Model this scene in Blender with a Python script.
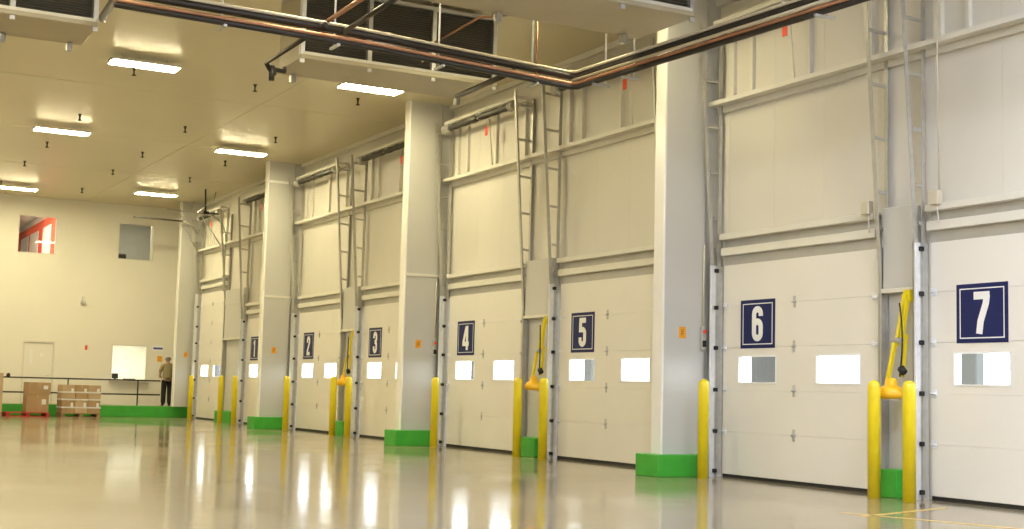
import bpy, math, random
from mathutils import Vector, Matrix
random.seed(7)
for o in list(bpy.data.objects): bpy.data.objects.remove(o)
scene = bpy.context.scene
COL = scene.collection

# ------------------------------------------------------------------ camera
cam_d = bpy.data.cameras.new('camera')
cam_d.sensor_width = 36.0
cam_d.lens = 47.23
cam_d.clip_end = 400
cam = bpy.data.objects.new('camera', cam_d)
COL.objects.link(cam)
fw = Vector((0.47528068, 0.8748601, 0.09342418))
rt = Vector((0.87728581, -0.47930079, 0.0253054))
up = Vector((-0.06691697, -0.06993254, 0.99530476))
cam.matrix_world = Matrix(((rt.x, up.x, -fw.x, 0), (rt.y, up.y, -fw.y, 0), (rt.z, up.z, -fw.z, 1.245), (0, 0, 0, 1)))
scene.camera = cam

# ------------------------------------------------------------------ sky, exposure
world = bpy.data.worlds.new('world')
scene.world = world
world.use_nodes = True
bg = world.node_tree.nodes['Background']
bg.inputs['Color'].default_value = (0.93, 0.97, 1.0, 1)     # flat white overcast
bg.inputs['Strength'].default_value = 9.0
vs = scene.view_settings
vs.view_transform = 'Standard'; vs.look = 'None'; vs.gamma = 1.0; vs.use_curve_mapping = False
vs.exposure = 0.0
LAMP = 99.0                     # emission of one fluorescent lens
NEAR = 215.0                    # stronger, for the unseen near lamps; raised to brighten that end
WARM = (1.0, 0.87, 0.53)        # lamps at the far end of the hall
COOL = (0.93, 0.98, 1.17)        # lamps at the near end

# ------------------------------------------------------------------ materials
def mat(name, col, rough=0.5, metal=0.0, spec=0.5, noise=0.0, nscale=3.0, bump=0.0, bscale=40.0, emit=None, estr=0.0, coat=0.0):
    m = bpy.data.materials.new(name); m.use_nodes = True
    nt = m.node_tree; b = nt.nodes['Principled BSDF']
    b.inputs['Base Color'].default_value = (*col, 1)
    b.inputs['Roughness'].default_value = rough
    b.inputs['Metallic'].default_value = metal
    b.inputs['Specular IOR Level'].default_value = spec
    if coat: b.inputs['Coat Weight'].default_value = coat; b.inputs['Coat Roughness'].default_value = 0.1
    tc = nt.nodes.new('ShaderNodeTexCoord')
    if noise:
        n = nt.nodes.new('ShaderNodeTexNoise'); n.inputs['Scale'].default_value = nscale; n.inputs['Detail'].default_value = 5
        nt.links.new(tc.outputs['Object'], n.inputs['Vector'])
        r = nt.nodes.new('ShaderNodeValToRGB')
        r.color_ramp.elements[0].position = 0.3; r.color_ramp.elements[1].position = 0.72
        r.color_ramp.elements[0].color = (*[max(0, c * (1 - noise)) for c in col], 1)
        r.color_ramp.elements[1].color = (*[min(1, c * (1 + noise * 0.6)) for c in col], 1)
        nt.links.new(n.outputs['Fac'], r.inputs['Fac']); nt.links.new(r.outputs['Color'], b.inputs['Base Color'])
    if bump:
        n2 = nt.nodes.new('ShaderNodeTexNoise'); n2.inputs['Scale'].default_value = bscale; n2.inputs['Detail'].default_value = 3
        nt.links.new(tc.outputs['Object'], n2.inputs['Vector'])
        bp = nt.nodes.new('ShaderNodeBump'); bp.inputs['Strength'].default_value = bump; bp.inputs['Distance'].default_value = 0.01
        nt.links.new(n2.outputs['Fac'], bp.inputs['Height']); nt.links.new(bp.outputs['Normal'], b.inputs['Normal'])
    if emit:
        b.inputs['Emission Color'].default_value = (*emit, 1); b.inputs['Emission Strength'].default_value = estr
    return m

M = {}
M['wall'] = mat('wall_panel_paint', (0.68, 0.655, 0.575), 0.5, noise=0.03, nscale=0.7)
M['backwall'] = mat('back_wall_paint', (0.81, 0.79, 0.69), 0.55, noise=0.03, nscale=0.5)
M['ceil'] = mat('ceiling_panel_paint', (0.675, 0.61, 0.43), 0.33, noise=0.03, nscale=0.4)
M['seam'] = mat('seam_batten', (0.76, 0.72, 0.58), 0.45)
M['door'] = mat('door_panel_paint', (0.78, 0.755, 0.68), 0.42, noise=0.02, nscale=1.0)
M['column'] = mat('column_panel_paint', (0.555, 0.55, 0.51), 0.35, noise=0.03, nscale=0.9)
M['lit_side'] = mat('column_lit_side_paint', (0.86, 0.85, 0.80), 0.22, spec=0.6)  # paler than the column paint: direct light on one side put into the colour
M['trim'] = mat('trim_paint', (0.72, 0.70, 0.61), 0.45, noise=0.03)
M['galv'] = mat('galvanised_steel', (0.55, 0.55, 0.53), 0.42, metal=0.55, noise=0.12, nscale=9)
M['track'] = mat('bright_track_steel', (0.80, 0.81, 0.82), 0.4, metal=0.1, noise=0.08, nscale=12)
M['rail'] = mat('rail_steel', (0.52, 0.51, 0.46), 0.42, metal=0.45, noise=0.1, nscale=9)
M['web'] = mat('header_channel_steel', (0.50, 0.49, 0.44), 0.5, metal=0.2, noise=0.05)
M['black'] = mat('black_rubber', (0.012, 0.012, 0.012), 0.6)
M['yellow'] = mat('safety_yellow_paint', (0.80, 0.64, 0.008), 0.33, noise=0.05, nscale=4, coat=0.2)
M['lampyellow'] = mat('dock_lamp_yellow', (0.86, 0.47, 0.012), 0.4)
M['green'] = mat('green_kerb_paint', (0.05, 0.40, 0.035), 0.4, noise=0.10, nscale=5)
M['navy'] = mat('navy_sign_face', (0.008, 0.014, 0.09), 0.45, spec=0.3)
M['white'] = mat('sign_white', (0.85, 0.85, 0.83), 0.45)
M['white_plastic'] = mat('white_plastic', (0.78, 0.78, 0.75), 0.4)
M['orange'] = mat('orange_sticker', (0.85, 0.36, 0.01), 0.5)
M['redtag'] = mat('red_tag', (0.85, 0.07, 0.02), 0.5)
M['spring'] = mat('oiled_spring_steel', (0.13, 0.125, 0.11), 0.45, metal=0.5)
M['copper'] = mat('copper_pipe', (0.44, 0.235, 0.14), 0.42, metal=0.6, noise=0.25, nscale=3)
M['insul'] = mat('black_pipe_insulation', (0.022, 0.018, 0.014), 0.38)
M['conduit_and_highlight'] = mat('pale_conduit_and_highlight', (0.62, 0.57, 0.44), 0.4, metal=0.15)  # wall conduits, and the painted lit tops of the pipe bundle
M['fin'] = mat('coil_fin_dark', (0.075, 0.068, 0.052), 0.5, metal=0.35)
M['pan'] = mat('drain_pan_sheet', (0.45, 0.40, 0.28), 0.38, metal=0.2, noise=0.04)
M['red'] = mat('red_office_wall', (0.72, 0.10, 0.045), 0.6)
M['officewhite'] = mat('office_white_wall', (0.85, 0.83, 0.76), 0.6)
M['officegrey'] = mat('office_grey_wall', (0.42, 0.42, 0.39), 0.6)
M['card'] = mat('cardboard', (0.46, 0.31, 0.16), 0.75, noise=0.12, nscale=3)
M['card2'] = mat('cardboard_light', (0.58, 0.42, 0.25), 0.7, noise=0.12, nscale=3)
M['tape'] = mat('packing_tape', (0.55, 0.42, 0.24), 0.25)
M['wood'] = mat('pallet_wood', (0.40, 0.27, 0.14), 0.75, noise=0.2, nscale=6)
M['redpal'] = mat('red_pallet_paint', (0.55, 0.035, 0.03), 0.5, noise=0.1)
M['railblack'] = mat('black_handrail_paint', (0.02, 0.018, 0.015), 0.4)
M['skin'] = mat('skin', (0.52, 0.32, 0.22), 0.55)
M['shirt'] = mat('olive_tan_shirt', (0.30, 0.25, 0.13), 0.85, noise=0.1, nscale=8)
M['trousers'] = mat('black_trousers', (0.012, 0.011, 0.010), 0.8)
M['hair'] = mat('grey_hair', (0.20, 0.17, 0.13), 0.8, noise=0.2, nscale=20)
M['shoe'] = mat('black_shoe', (0.01, 0.01, 0.01), 0.4)
M['linepaint'] = mat('floor_line_yellow', (0.62, 0.44, 0.10), 0.35, noise=0.25, nscale=7)
M['shelter'] = mat('grey_dock_shelter', (0.11, 0.11, 0.11), 0.8)
M['asphalt'] = mat('yard_asphalt', (0.22, 0.22, 0.21), 0.9, noise=0.1)
M['blue'] = mat('blue_notice', (0.05, 0.08, 0.35), 0.5)
M['grime'] = mat('sprinkler_dark', (0.05, 0.045, 0.03), 0.5, metal=0.3)

# polished concrete floor: mottled colour, uneven gloss
def floor_mat():
    m = bpy.data.materials.new('polished_concrete'); m.use_nodes = True
    nt = m.node_tree; b = nt.nodes['Principled BSDF']
    tc = nt.nodes.new('ShaderNodeTexCoord')
    def noise(sc, det, dist=0.0):
        n = nt.nodes.new('ShaderNodeTexNoise'); n.inputs['Scale'].default_value = sc; n.inputs['Detail'].default_value = det
        n.inputs['Distortion'].default_value = dist
        nt.links.new(tc.outputs['Object'], n.inputs['Vector']); return n
    n1 = noise(0.35, 6, 0.4); n2 = noise(5, 8)
    mx = nt.nodes.new('ShaderNodeMath'); mx.operation = 'MULTIPLY_ADD'; mx.inputs[1].default_value = 0.35
    nt.links.new(n2.outputs['Fac'], mx.inputs[0]); nt.links.new(n1.outputs['Fac'], mx.inputs[2])
    r = nt.nodes.new('ShaderNodeValToRGB')
    r.color_ramp.elements[0].position = 0.45; r.color_ramp.elements[0].color = (0.225, 0.185, 0.115, 1)
    r.color_ramp.elements[1].position = 0.9; r.color_ramp.elements[1].color = (0.375, 0.315, 0.21, 1)
    nt.links.new(mx.outputs[0], r.inputs['Fac']); nt.links.new(r.outputs['Color'], b.inputs['Base Color'])
    mr = nt.nodes.new('ShaderNodeMapRange'); mr.inputs['From Min'].default_value = 0.3; mr.inputs['From Max'].default_value = 0.7
    mr.inputs['To Min'].default_value = 0.07; mr.inputs['To Max'].default_value = 0.16
    nt.links.new(n1.outputs['Fac'], mr.inputs['Value']); nt.links.new(mr.outputs['Result'], b.inputs['Roughness'])
    b.inputs['Specular IOR Level'].default_value = 0.62
    n3 = noise(2.2, 2)
    bp = nt.nodes.new('ShaderNodeBump'); bp.inputs['Strength'].default_value = 0.12; bp.inputs['Distance'].default_value = 0.02
    nt.links.new(n3.outputs['Fac'], bp.inputs['Height']); nt.links.new(bp.outputs['Normal'], b.inputs['Normal'])
    return m
M['floor'] = floor_mat()

def glass_mat():
    m = bpy.data.materials.new('thin_glazing'); m.use_nodes = True
    nt = m.node_tree; nt.nodes.remove(nt.nodes['Principled BSDF'])
    t = nt.nodes.new('ShaderNodeBsdfTransparent'); t.inputs['Color'].default_value = (0.93, 0.95, 0.95, 1)
    g = nt.nodes.new('ShaderNodeBsdfGlossy'); g.inputs['Roughness'].default_value = 0.03
    mix = nt.nodes.new('ShaderNodeMixShader'); mix.inputs[0].default_value = 0.03
    nt.links.new(t.outputs[0], mix.inputs[1]); nt.links.new(g.outputs[0], mix.inputs[2])
    nt.links.new(mix.outputs[0], nt.nodes['Material Output'].inputs['Surface'])
    return m
M['glass'] = glass_mat()
_lens = {}
def lens_mat(col, s):
    k = (col, s)
    if k not in _lens:
        _lens[k] = mat('lit_fluorescent_lens', (0.9, 0.9, 0.85), 0.4, emit=col, estr=s)
    return _lens[k]

# ------------------------------------------------------------------ mesh helpers
class MB:
    def __init__(s): s.v = []; s.f = []; s.sm = []
    def face(s, idx, smooth=False): s.f.append(idx); s.sm.append(smooth)
    def box(s, x0, x1, y0, y1, z0, z1):
        n = len(s.v)
        s.v += [(x, y, z) for z in (z0, z1) for x, y in ((x0, y0), (x1, y0), (x1, y1), (x0, y1))]
        for q in ((3, 2, 1, 0), (4, 5, 6, 7), (0, 1, 5, 4), (1, 2, 6, 5), (2, 3, 7, 6), (3, 0, 4, 7)): s.face([n + i for i in q])
        return s
    def bbox(s, x0, x1, y0, y1, z0, z1, b=0.01):
        # box with chamfered edges all round (24 corners)
        n = len(s.v); cx = [(x0, 1), (x1, -1)]; cy = [(y0, 1), (y1, -1)]; cz = [(z0, 1), (z1, -1)]
        ix = {}
        for i, (x, sx) in enumerate(cx):
            for j, (y, sy) in enumerate(cy):
                for k, (z, sz) in enumerate(cz):
                    ix[i, j, k, 0] = len(s.v); s.v.append((x, y + sy * b, z + sz * b))
                    ix[i, j, k, 1] = len(s.v); s.v.append((x + sx * b, y, z + sz * b))
                    ix[i, j, k, 2] = len(s.v); s.v.append((x + sx * b, y + sy * b, z))
        g = lambda *a: ix[a]
        for i in (0, 1):
            q = [g(i, 0, 0, 0), g(i, 1, 0, 0), g(i, 1, 1, 0), g(i, 0, 1, 0)]; s.face(q if i else q[::-1])
            q = [g(0, i, 0, 1), g(1, i, 0, 1), g(1, i, 1, 1), g(0, i, 1, 1)]; s.face(q[::-1] if i else q)
            q = [g(0, 0, i, 2), g(1, 0, i, 2), g(1, 1, i, 2), g(0, 1, i, 2)]; s.face(q if i else q[::-1])
        for j in (0, 1):
            for k in (0, 1):
                q = [g(0, j, k, 1), g(1, j, k, 1), g(1, j, k, 2), g(0, j, k, 2)]; s.face(q if (j == 0) == (k == 1) else q[::-1])
                q = [g(j, 0, k, 2), g(j, 1, k, 2), g(j, 1, k, 0), g(j, 0, k, 0)]; s.face(q if (j == 0) == (k == 0) else q[::-1])
                q = [g(j, k, 0, 0), g(j, k, 1, 0), g(j, k, 1, 1), g(j, k, 0, 1)]; s.face(q if (j == 0) == (k == 1) else q[::-1])
        for i in (0, 1):
            for j in (0, 1):
                for k in (0, 1):
                    q = [g(i, j, k, 0), g(i, j, k, 1), g(i, j, k, 2)]; s.face(q if (i + j + k) % 2 == 0 else q[::-1])
        return s
    def tube(s, pts, r, seg=10, caps=True):
        pts = [Vector(p) for p in pts]; n0 = len(s.v); N = len(pts)
        rr = r if isinstance(r, (list, tuple)) else [r] * N
        t0 = (pts[1] - pts[0]).normalized()
        a = t0.orthogonal().normalized()
        for i, p in enumerate(pts):
            if i == 0: t = t0
            elif i == N - 1: t = (pts[i] - pts[i - 1]).normalized()
            else: t = ((pts[i] - pts[i - 1]).normalized() + (pts[i + 1] - pts[i]).normalized()).normalized()
            a = (a - t * a.dot(t)).normalized(); b = t.cross(a)
            sc = 1.0
            if 0 < i < N - 1:
                c = max(0.5, t.dot((pts[i + 1] - pts[i]).normalized())); sc = 1 / c
            for k in range(seg):
                an = 2 * math.pi * k / seg
                s.v.append(tuple(p + (a * math.cos(an) + b * math.sin(an)) * rr[i]))
        for i in range(N - 1):
            for k in range(seg):
                k2 = (k + 1) % seg
                s.face([n0 + i * seg + k, n0 + i * seg + k2, n0 + (i + 1) * seg + k2, n0 + (i + 1) * seg + k], True)
        if caps:
            s.face([n0 + k for k in range(seg)][::-1]); s.face([n0 + (N - 1) * seg + k for k in range(seg)])
        return s
    def lathe(s, c, prof, seg=16):
        n0 = len(s.v)
        for r, z in prof:
            for k in range(seg):
                an = 2 * math.pi * k / seg; s.v.append((c[0] + r * math.cos(an), c[1] + r * math.sin(an), c[2] + z))
        for i in range(len(prof) - 1):
            for k in range(seg):
                k2 = (k + 1) % seg
                s.face([n0 + i * seg + k, n0 + i * seg + k2, n0 + (i + 1) * seg + k2, n0 + (i + 1) * seg + k], True)
        s.face([n0 + k for k in range(seg)][::-1]); s.face([n0 + (len(prof) - 1) * seg + k for k in range(seg)])
        return s
    def bar(s, p0, p1, w, h, side=(0, 1, 0)):
        # rectangular bar from p0 to p1, w along 'side', h across
        p0, p1 = Vector(p0), Vector(p1); t = (p1 - p0).normalized(); sd = Vector(side); sd = (sd - t * sd.dot(t)).normalized(); u = t.cross(sd)
        n = len(s.v)
        for p in (p0, p1):
            for a, b in ((-1, -1), (1, -1), (1, 1), (-1, 1)): s.v.append(tuple(p + sd * a * w / 2 + u * b * h / 2))
        for q in ((3, 2, 1, 0), (4, 5, 6, 7), (0, 1, 5, 4), (1, 2, 6, 5), (2, 3, 7, 6), (3, 0, 4, 7)): s.face([n + i for i in q])
        return s
    def angle(s, p0, p1, w, t=0.012, side=(0, 1, 0)):
        # L-shaped steel angle: two thin legs
        p0, p1 = Vector(p0), Vector(p1); d = (p1 - p0).normalized(); sd = Vector(side); sd = (sd - d * sd.dot(d)).normalized(); u = d.cross(sd)
        s.bar(p0 + sd * (w / 2), p1 + sd * (w / 2), w, t, side); s.bar(p0 + u * (w / 2), p1 + u * (w / 2), t, w, side)
        return s
    def mesh(s, name):
        me = bpy.data.meshes.new(name); me.from_pydata(s.v, [], s.f); me.update()
        me.polygons.foreach_set('use_smooth', s.sm)
        return me
    def build(s, name, m, parent=None, label=None):
        me = s.mesh(name); me.materials.append(M[m] if isinstance(m, str) else m)
        return place(name, me, parent, label)
def place(name, me, parent=None, label=None):
    o = bpy.data.objects.new(name, me); COL.objects.link(o)
    if parent is not None:
        o.parent = parent; o.matrix_parent_inverse = parent.matrix_world.inverted() if False else Matrix.Translation(-parent.location)
    if label: o['label'] = label
    return o
def thing(name, label, cat, loc=(0, 0, 0), group=None, kind=None):
    o = bpy.data.objects.new(name, None); COL.objects.link(o); o.location = loc; o.empty_display_size = 0.2
    return tag(o, label, cat, group, kind)
def tag(o, label, cat, group=None, kind=None):
    if label: o['label'] = label
    if cat: o['category'] = cat
    if group: o['group'] = group
    if kind: o['kind'] = kind
    return o
def copy_tree(src, dx, dy, dz, parent=None):
    c = src.copy(); COL.objects.link(c)
    if parent is not None: c.parent = parent
    else: c.location = Vector(src.location) + Vector((dx, dy, dz))
    for ch in [x for x in ALLCH if x.parent == src]:
        copy_tree(ch, 0, 0, 0, c)
    return c
ALLCH = []

# ------------------------------------------------------------------ measures of the hall
W = 12.96                       # inner face of the dock doors
WX0, WX1 = 13.05, 13.10         # dock wall
B = 49.2                        # back wall
H = 7.6                         # ceiling
XL, YF = -14.0, -9.0            # unseen left and front walls
DW = 3.34
DL = {7: 12.557, 6: 16.87, 5: 21.90, 4: 26.68, 3: 31.67, 2: 36.43, 1: 41.25, 0: 46.68}
NW = {7: 'seven', 6: 'six', 5: 'five', 4: 'four', 3: 'three', 2: 'two', 1: 'one'}
DN = {n: 'dock door ' + w for n, w in NW.items()}
DN[0] = 'the unnumbered dock door'
DH = {n: (4.35 if n == 0 else 3.28) for n in DL}
DR = {n: DL[n] - (2.98 if n == 0 else DW) for n in DL}

# ------------------------------------------------------------------ floor, ceiling, walls
fl = MB().box(XL, 13.12, YF, 53, -0.15, 0).build('floor', 'floor')
tag(fl, 'glossy polished tan concrete floor of the loading hall', 'floor', kind='structure')
gr = MB().box(13.4, 90, -40, 110, -1.4, -1.2).build('ground', 'asphalt')
tag(gr, 'grey asphalt yard outside the dock doors', 'ground', kind='structure')

ce = MB().box(XL, 13.12, YF, 58, H + 0.012, H + 0.15).build('ceiling', 'ceil')
tag(ce, 'khaki insulated panel ceiling with thin seams', 'ceiling', kind='structure')
ycuts = [YF, -1.2, 4.9, 11.0, 17.1, 23.2, 29.4, 35.5, 41.6, B]
xcuts = [XL, -9.0, -2.9, 3.2, 9.3, 13.05]
for j in range(len(ycuts) - 1):
    for i in range(len(xcuts) - 1):
        MB().box(xcuts[i] + 0.006, xcuts[i + 1] - 0.006, ycuts[j] + 0.006, ycuts[j + 1] - 0.006, H, H + 0.014).build('ceiling_panel', 'ceil', ce)
for y in ycuts[5:-1]:
    MB().box(-2.9, 13.04, y - 0.02, y + 0.02, H - 0.004, H).build('seam_strip', 'seam', ce)

def panel_wall(name, label, axis, pos, thick, a0, a1, z0, z1, holes, cuts, mt, face, g=0.0015):
    """wall as a backing sheet with openings and one proud panel per strip; axis 'x' runs along x, 'y' along y"""
    al = sorted(set([a0, a1] + [c for c in cuts if a0 < c < a1] + [h[k] for h in holes for k in (0, 1) if a0 < h[k] < a1]))
    bk = MB(); strips = []
    for a, b in zip(al[:-1], al[1:]):
        zs = [(z0, z1)]
        for h in holes:
            if h[0] <= a + 1e-6 and h[1] >= b - 1e-6:
                nz = []
                for p, q in zs:
                    if h[2] > p: nz.append((p, min(q, h[2])))
                    if h[3] < q: nz.append((max(p, h[3]), q))
                zs = [z for z in nz if z[1] - z[0] > 0.01]
        for p, q in zs:
            (bk.box(a, b, pos, pos + thick, p, q) if axis == 'x' else bk.box(pos, pos + thick, a, b, p, q)); strips.append((a, b, p, q))
    w = bk.build(name, mt); tag(w, label, 'wall', kind='structure')
    for a, b, p, q in strips:
        f0, f1 = face
        m = MB().box(a + g, b - g, f0, f1, p, q) if axis == 'x' else MB().box(f0, f1, a + g, b - g, p, q)
        m.build('wall_panel', mt, w)
    return w
holes = [(DR[n] + 0.04, DL[n] - 0.03, 0.0, DH[n] - 0.05) for n in DL]
cuts = []
for n in DL: cuts += [DR[n] + 0.04 + (DL[n] - DR[n] - 0.07) * k / 3 for k in (1, 2)]
cuts += [8.2, 7.0, 5.8, 4.6, 3.4, 2.2, 1.0, -0.2, -1.4, -2.6, -3.8, -5, -6.2, -7.4]
panel_wall('wall_right', 'cream insulated panel wall behind the dock doors', 'y', WX0, 0.05, YF, B, 0, H, holes, cuts, 'wall', (WX0 - 0.02, WX0))
bh = [(7.08, 8.38, 5.60, 6.95), (10.52, 11.80, 5.60, 6.93), (10.50, 11.76, 1.27, 2.53), (7.47, 8.54, 0.38, 2.56)]
panel_wall('wall_back', 'cream panel wall at the far end of the hall', 'x', B, 0.10, XL, 13.05, 0, H, bh, [-11, -8, -5, -2, 1, 4, 5.9, 9.45, 12.5], 'backwall', (B - 0.02, B), 0.0)
w = MB().box(XL - 0.1, XL, YF, B, 0, H).build('wall_left', 'wall'); tag(w, 'plain cream wall on the left of the hall', 'wall', kind='structure')
w = MB().box(XL, 13.1, YF - 0.1, YF, 0, H).build('wall_front', 'wall'); tag(w, 'plain cream wall behind the viewer', 'wall', kind='structure')

# cream angle where ceiling meets dock wall, girt, door header channels
t = MB().box(12.93, WX0 - 0.02, YF, B - 0.02, H - 0.10, H).build('trim_1', 'trim'); tag(t, 'cream trim strip where the dock wall meets the ceiling', 'trim', kind='structure')
t = MB(); 
t.box(12.80, 13.03, YF, B - 0.03, 5.84, 5.91); t.box(12.97, 13.03, YF, B - 0.03, 5.74, 5.84)
t = t.build('trim_2', 'trim'); tag(t, 'cream wall girt running high across the dock wall', 'trim', kind='structure')
ti = 3
def header(y0, y1, z0, label):
    global ti
    r = thing('trim_%d' % ti, label, 'trim', (12.99, (y0 + y1) / 2, z0), kind='structure'); ti += 1
    MB().box(12.985, 13.03, y0, y1, z0, z0 + 0.46).build('web', 'web', r)
    MB().bbox(12.87, 13.03, y0, y1, z0 + 0.40, z0 + 0.49, 0.006).build('flange', 'trim', r)
    MB().bbox(12.90, 13.03, y0, y1, z0 + 0.15, z0 + 0.27, 0.006).build('flange', 'trim', r)
for n in DL:
    header(DR[n] - 0.02, DL[n] + 0.02, DH[n], 'double header channel above ' + DN[n])

# ------------------------------------------------------------------ digits on the number plates
def arc(cx, cy, rx, ry, a0, a1, k=8):
    return [(cx + rx * math.cos(math.radians(a0 + (a1 - a0) * i / k)), cy + ry * math.sin(math.radians(a0 + (a1 - a0) * i / k))) for i in range(k + 1)]
ST = {1: [[(.27, 0), (.27, 1)], [(.27, .86), (.10, .80)]],
      2: [[(.11, .66)] + arc(.25, .78, .14, .14, 180, 0) + [(.39, .66), (.13, .20), (.11, .08)], [(.03, .08), (.47, .08)]],
      3: [[(.11, .70)] + arc(.25, .78, .14, .14, 180, 0) + [(.39, .66), (.33, .54), (.20, .53)], [(.20, .53), (.33, .51), (.39, .42)] + arc(.25, .22, .14, .14, 0, -180) + [(.11, .32)]],
      4: [[(.37, 0), (.37, 1)], [(.31, .96), (.06, .30)], [(-.01, .26), (.52, .26)]],
      5: [[(.45, .92), (.05, .92)], [(.13, .92), (.12, .50)], [(.13, .50)] + arc(.25, .46, .14, .14, 150, 0) + arc(.25, .22, .14, .14, 0, -180) + [(.11, .32)]],
      6: [[(.39, .72)] + arc(.25, .78, .14, .14, 0, 180) + arc(.25, .22, .14, .14, 180, 360) + [(.39, .40)], arc(.25, .42, .14, .14, -10, 150)],
      7: [[(.03, .91), (.47, .91)], [(.40, .92), (.37, .72), (.22, .30), (.18, 0)]]}
def digit(n, y_left, z0, hgt, x, name, parent):
    """heavy condensed numeral standing proud of plane x; it reads from -x, so it runs towards -y"""
    m = MB(); wdt = 0.185 * hgt; k = hgt
    for pi, path in enumerate(ST[n]):
        P2 = [Vector((p[0] * k * 1.08, p[1] * k)) for p in path]
        off = []
        for i, p in enumerate(P2):
            d1 = (P2[i] - P2[i - 1]).normalized() if i else (P2[1] - P2[0]).normalized()
            d2 = (P2[i + 1] - P2[i]).normalized() if i < len(P2) - 1 else d1
            t = (d1 + d2); t = t.normalized() if t.length > 1e-6 else d1
            c = max(0.55, t.dot(d1)); nn = Vector((-t.y, t.x)) * (wdt / 2 / c)
            off.append((p + nn, p - nn))
        b = len(m.v)
        for l, r_ in off:
            for q in (l, r_):
                for xx in (x, x - 0.003 - 0.0008 * pi): m.v.append((xx, y_left - q.x, z0 + q.y))
        for i in range(len(off) - 1):
            o = b + 4 * i
            m.face([o + 1, o + 5, o + 7, o + 3]); m.face([o, o + 4, o + 5, o + 1]); m.face([o + 2, o + 3, o + 7, o + 6])
        o = b; m.face([o, o + 1, o + 3, o + 2]); o = b + 4 * (len(off) - 1); m.face([o, o + 2, o + 3, o + 1])
    return m.build(name, 'white', parent)

# ------------------------------------------------------------------ dock doors
def window_frame(m, x0, x1, ya, yb, za, zb, t):
    m.box(x0, x1, ya - t, ya, za - t, zb + t); m.box(x0, x1, yb, yb + t, za - t, zb + t)
    m.box(x0, x1, ya, yb, za - t, za); m.box(x0, x1, ya, yb, zb, zb + t)
for n in sorted(DL):
    L, R, h = DL[n], DR[n], DH[n]
    lab = ('tall white sectional dock door without number nearest the back wall' if n == 0 else
           'white sectional dock door carrying the navy plate with numeral %s' % NW[n])
    d = thing('door_%d' % (n + 1), lab, 'dock door', (W + 0.03, (L + R) / 2, 0), kind='structure')
    wid = L - R
    if n == 0: wins = [(L - 1.24, L - 0.36), (R + 0.25, R + 1.13)]
    else: wins = [(L - 1.27, L - 0.38), (L - 3.03, L - 2.14)]
    joints = [0.05, 0.70, 1.34, 1.99, 2.64, 3.28] + ([4.35 - 0.42, 4.35] if n == 0 else [])
    x0, x1 = W, W + 0.05
    for i in range(len(joints) - 1):
        za, zb = joints[i] + 0.0012, joints[i + 1] - 0.0012
        m = MB()
        if i == 2:
            e = [R] + sorted([v for wn in wins for v in wn]) + [L]
            for k in range(len(e) - 1):
                if k % 2 == 0: m.box(x0, x1, e[k], e[k + 1], za, zb)
                else: m.box(x0, x1, e[k], e[k + 1], za, 1.45); m.box(x0, x1, e[k], e[k + 1], 1.86, zb)
        else: m.bbox(x0, x1, R, L, za, zb, 0.003)
        s = m.build('section', 'door', d)
        if i == 2:
            for a, b in wins:
                fr = MB(); window_frame(fr, x0 - 0.008, x1, a + 0.015, b - 0.015, 1.465, 1.845, 0.022); fr.build('window_frame', 'white', s)
                MB().box(x0 + 0.022, x0 + 0.028, a, b, 1.45, 1.86).build('window_pane', 'glass', s)
        if i < len(joints) - 2:
            zc = joints[i + 1]; yc = (L + R) / 2
            hm = MB().bbox(x0 - 0.010, x0, yc - 0.025, yc + 0.025, zc - 0.085, zc + 0.085, 0.003)
            hm.tube([(x0 - 0.014, yc - 0.04, zc), (x0 - 0.014, yc + 0.04, zc)], 0.014, 8)
            hm.build('hinge', 'galv', s)
            for ye in (L - 0.05, R + 0.05):
                hm = MB().bbox(x0 - 0.012, x0, ye - 0.045, ye + 0.045, zc - 0.05, zc + 0.05, 0.003)
                hm.tube([(x0 - 0.02, ye - 0.05, zc), (x0 - 0.02, ye + 0.05, zc)], 0.013, 8)
                hm.build('hinge', 'track', s)
    # seams between the sections and bottom seal
    MB().box(x0 + 0.012, x1 - 0.006, R + 0.005, L - 0.005, 0.05, h).build('core', 'door', d)if False else None
    for k in range(1, len(joints) - 1):
        MB().box(x0 + 0.010, x1, R, L, joints[k] - 0.004, joints[k] + 0.004).build('section_seal', 'door', d)
    MB().box(x0 + 0.008, x1 - 0.008, R, L, 0.0, 0.054).build('bottom_seal', 'black', d)
    if n:
        pa, pb, z0, z1 = L - 1.24, L - 0.43, 1.975, 2.71
        pl = MB().bbox(x0 - 0.006, x0 + 0.001, pa, pb, z0, z1, 0.002).build('number_plate', 'navy', d, 'navy blue plate with white border and numeral')
        bd = MB(); t = 0.014; i0 = 0.055
        a, b, c, e = pa + i0, pb - i0, z0 + i0, z1 - i0
        bd.box(x0 - 0.008, x0 - 0.005, a, b, c, c + t); bd.box(x0 - 0.008, x0 - 0.005, a, b, e - t, e)
        bd.box(x0 - 0.008, x0 - 0.005, a, a + t, c + t, e - t); bd.box(x0 - 0.008, x0 - 0.005, b - t, b, c + t, e - t)
        bd.build('border', 'white', pl)
        digit(n, (pa + pb) / 2 + 0.5 * 0.5 * 1.08 * 0.52, z0 + 0.11, 0.52, x0 - 0.006, 'numeral', pl)
    # outside: side pad of the dock shelter, standing on the yard
    sw = 0.85 if n == 6 else 0.26
    sh = MB().bbox(13.55, 13.72, L + 0.07 - sw, L + 0.07, -1.2, 3.3, 0.02).build('dock_shelter_pad', 'shelter')
    tag(sh, 'grey dock shelter side pad outside the window of ' + DN[n], 'dock pad')

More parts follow.
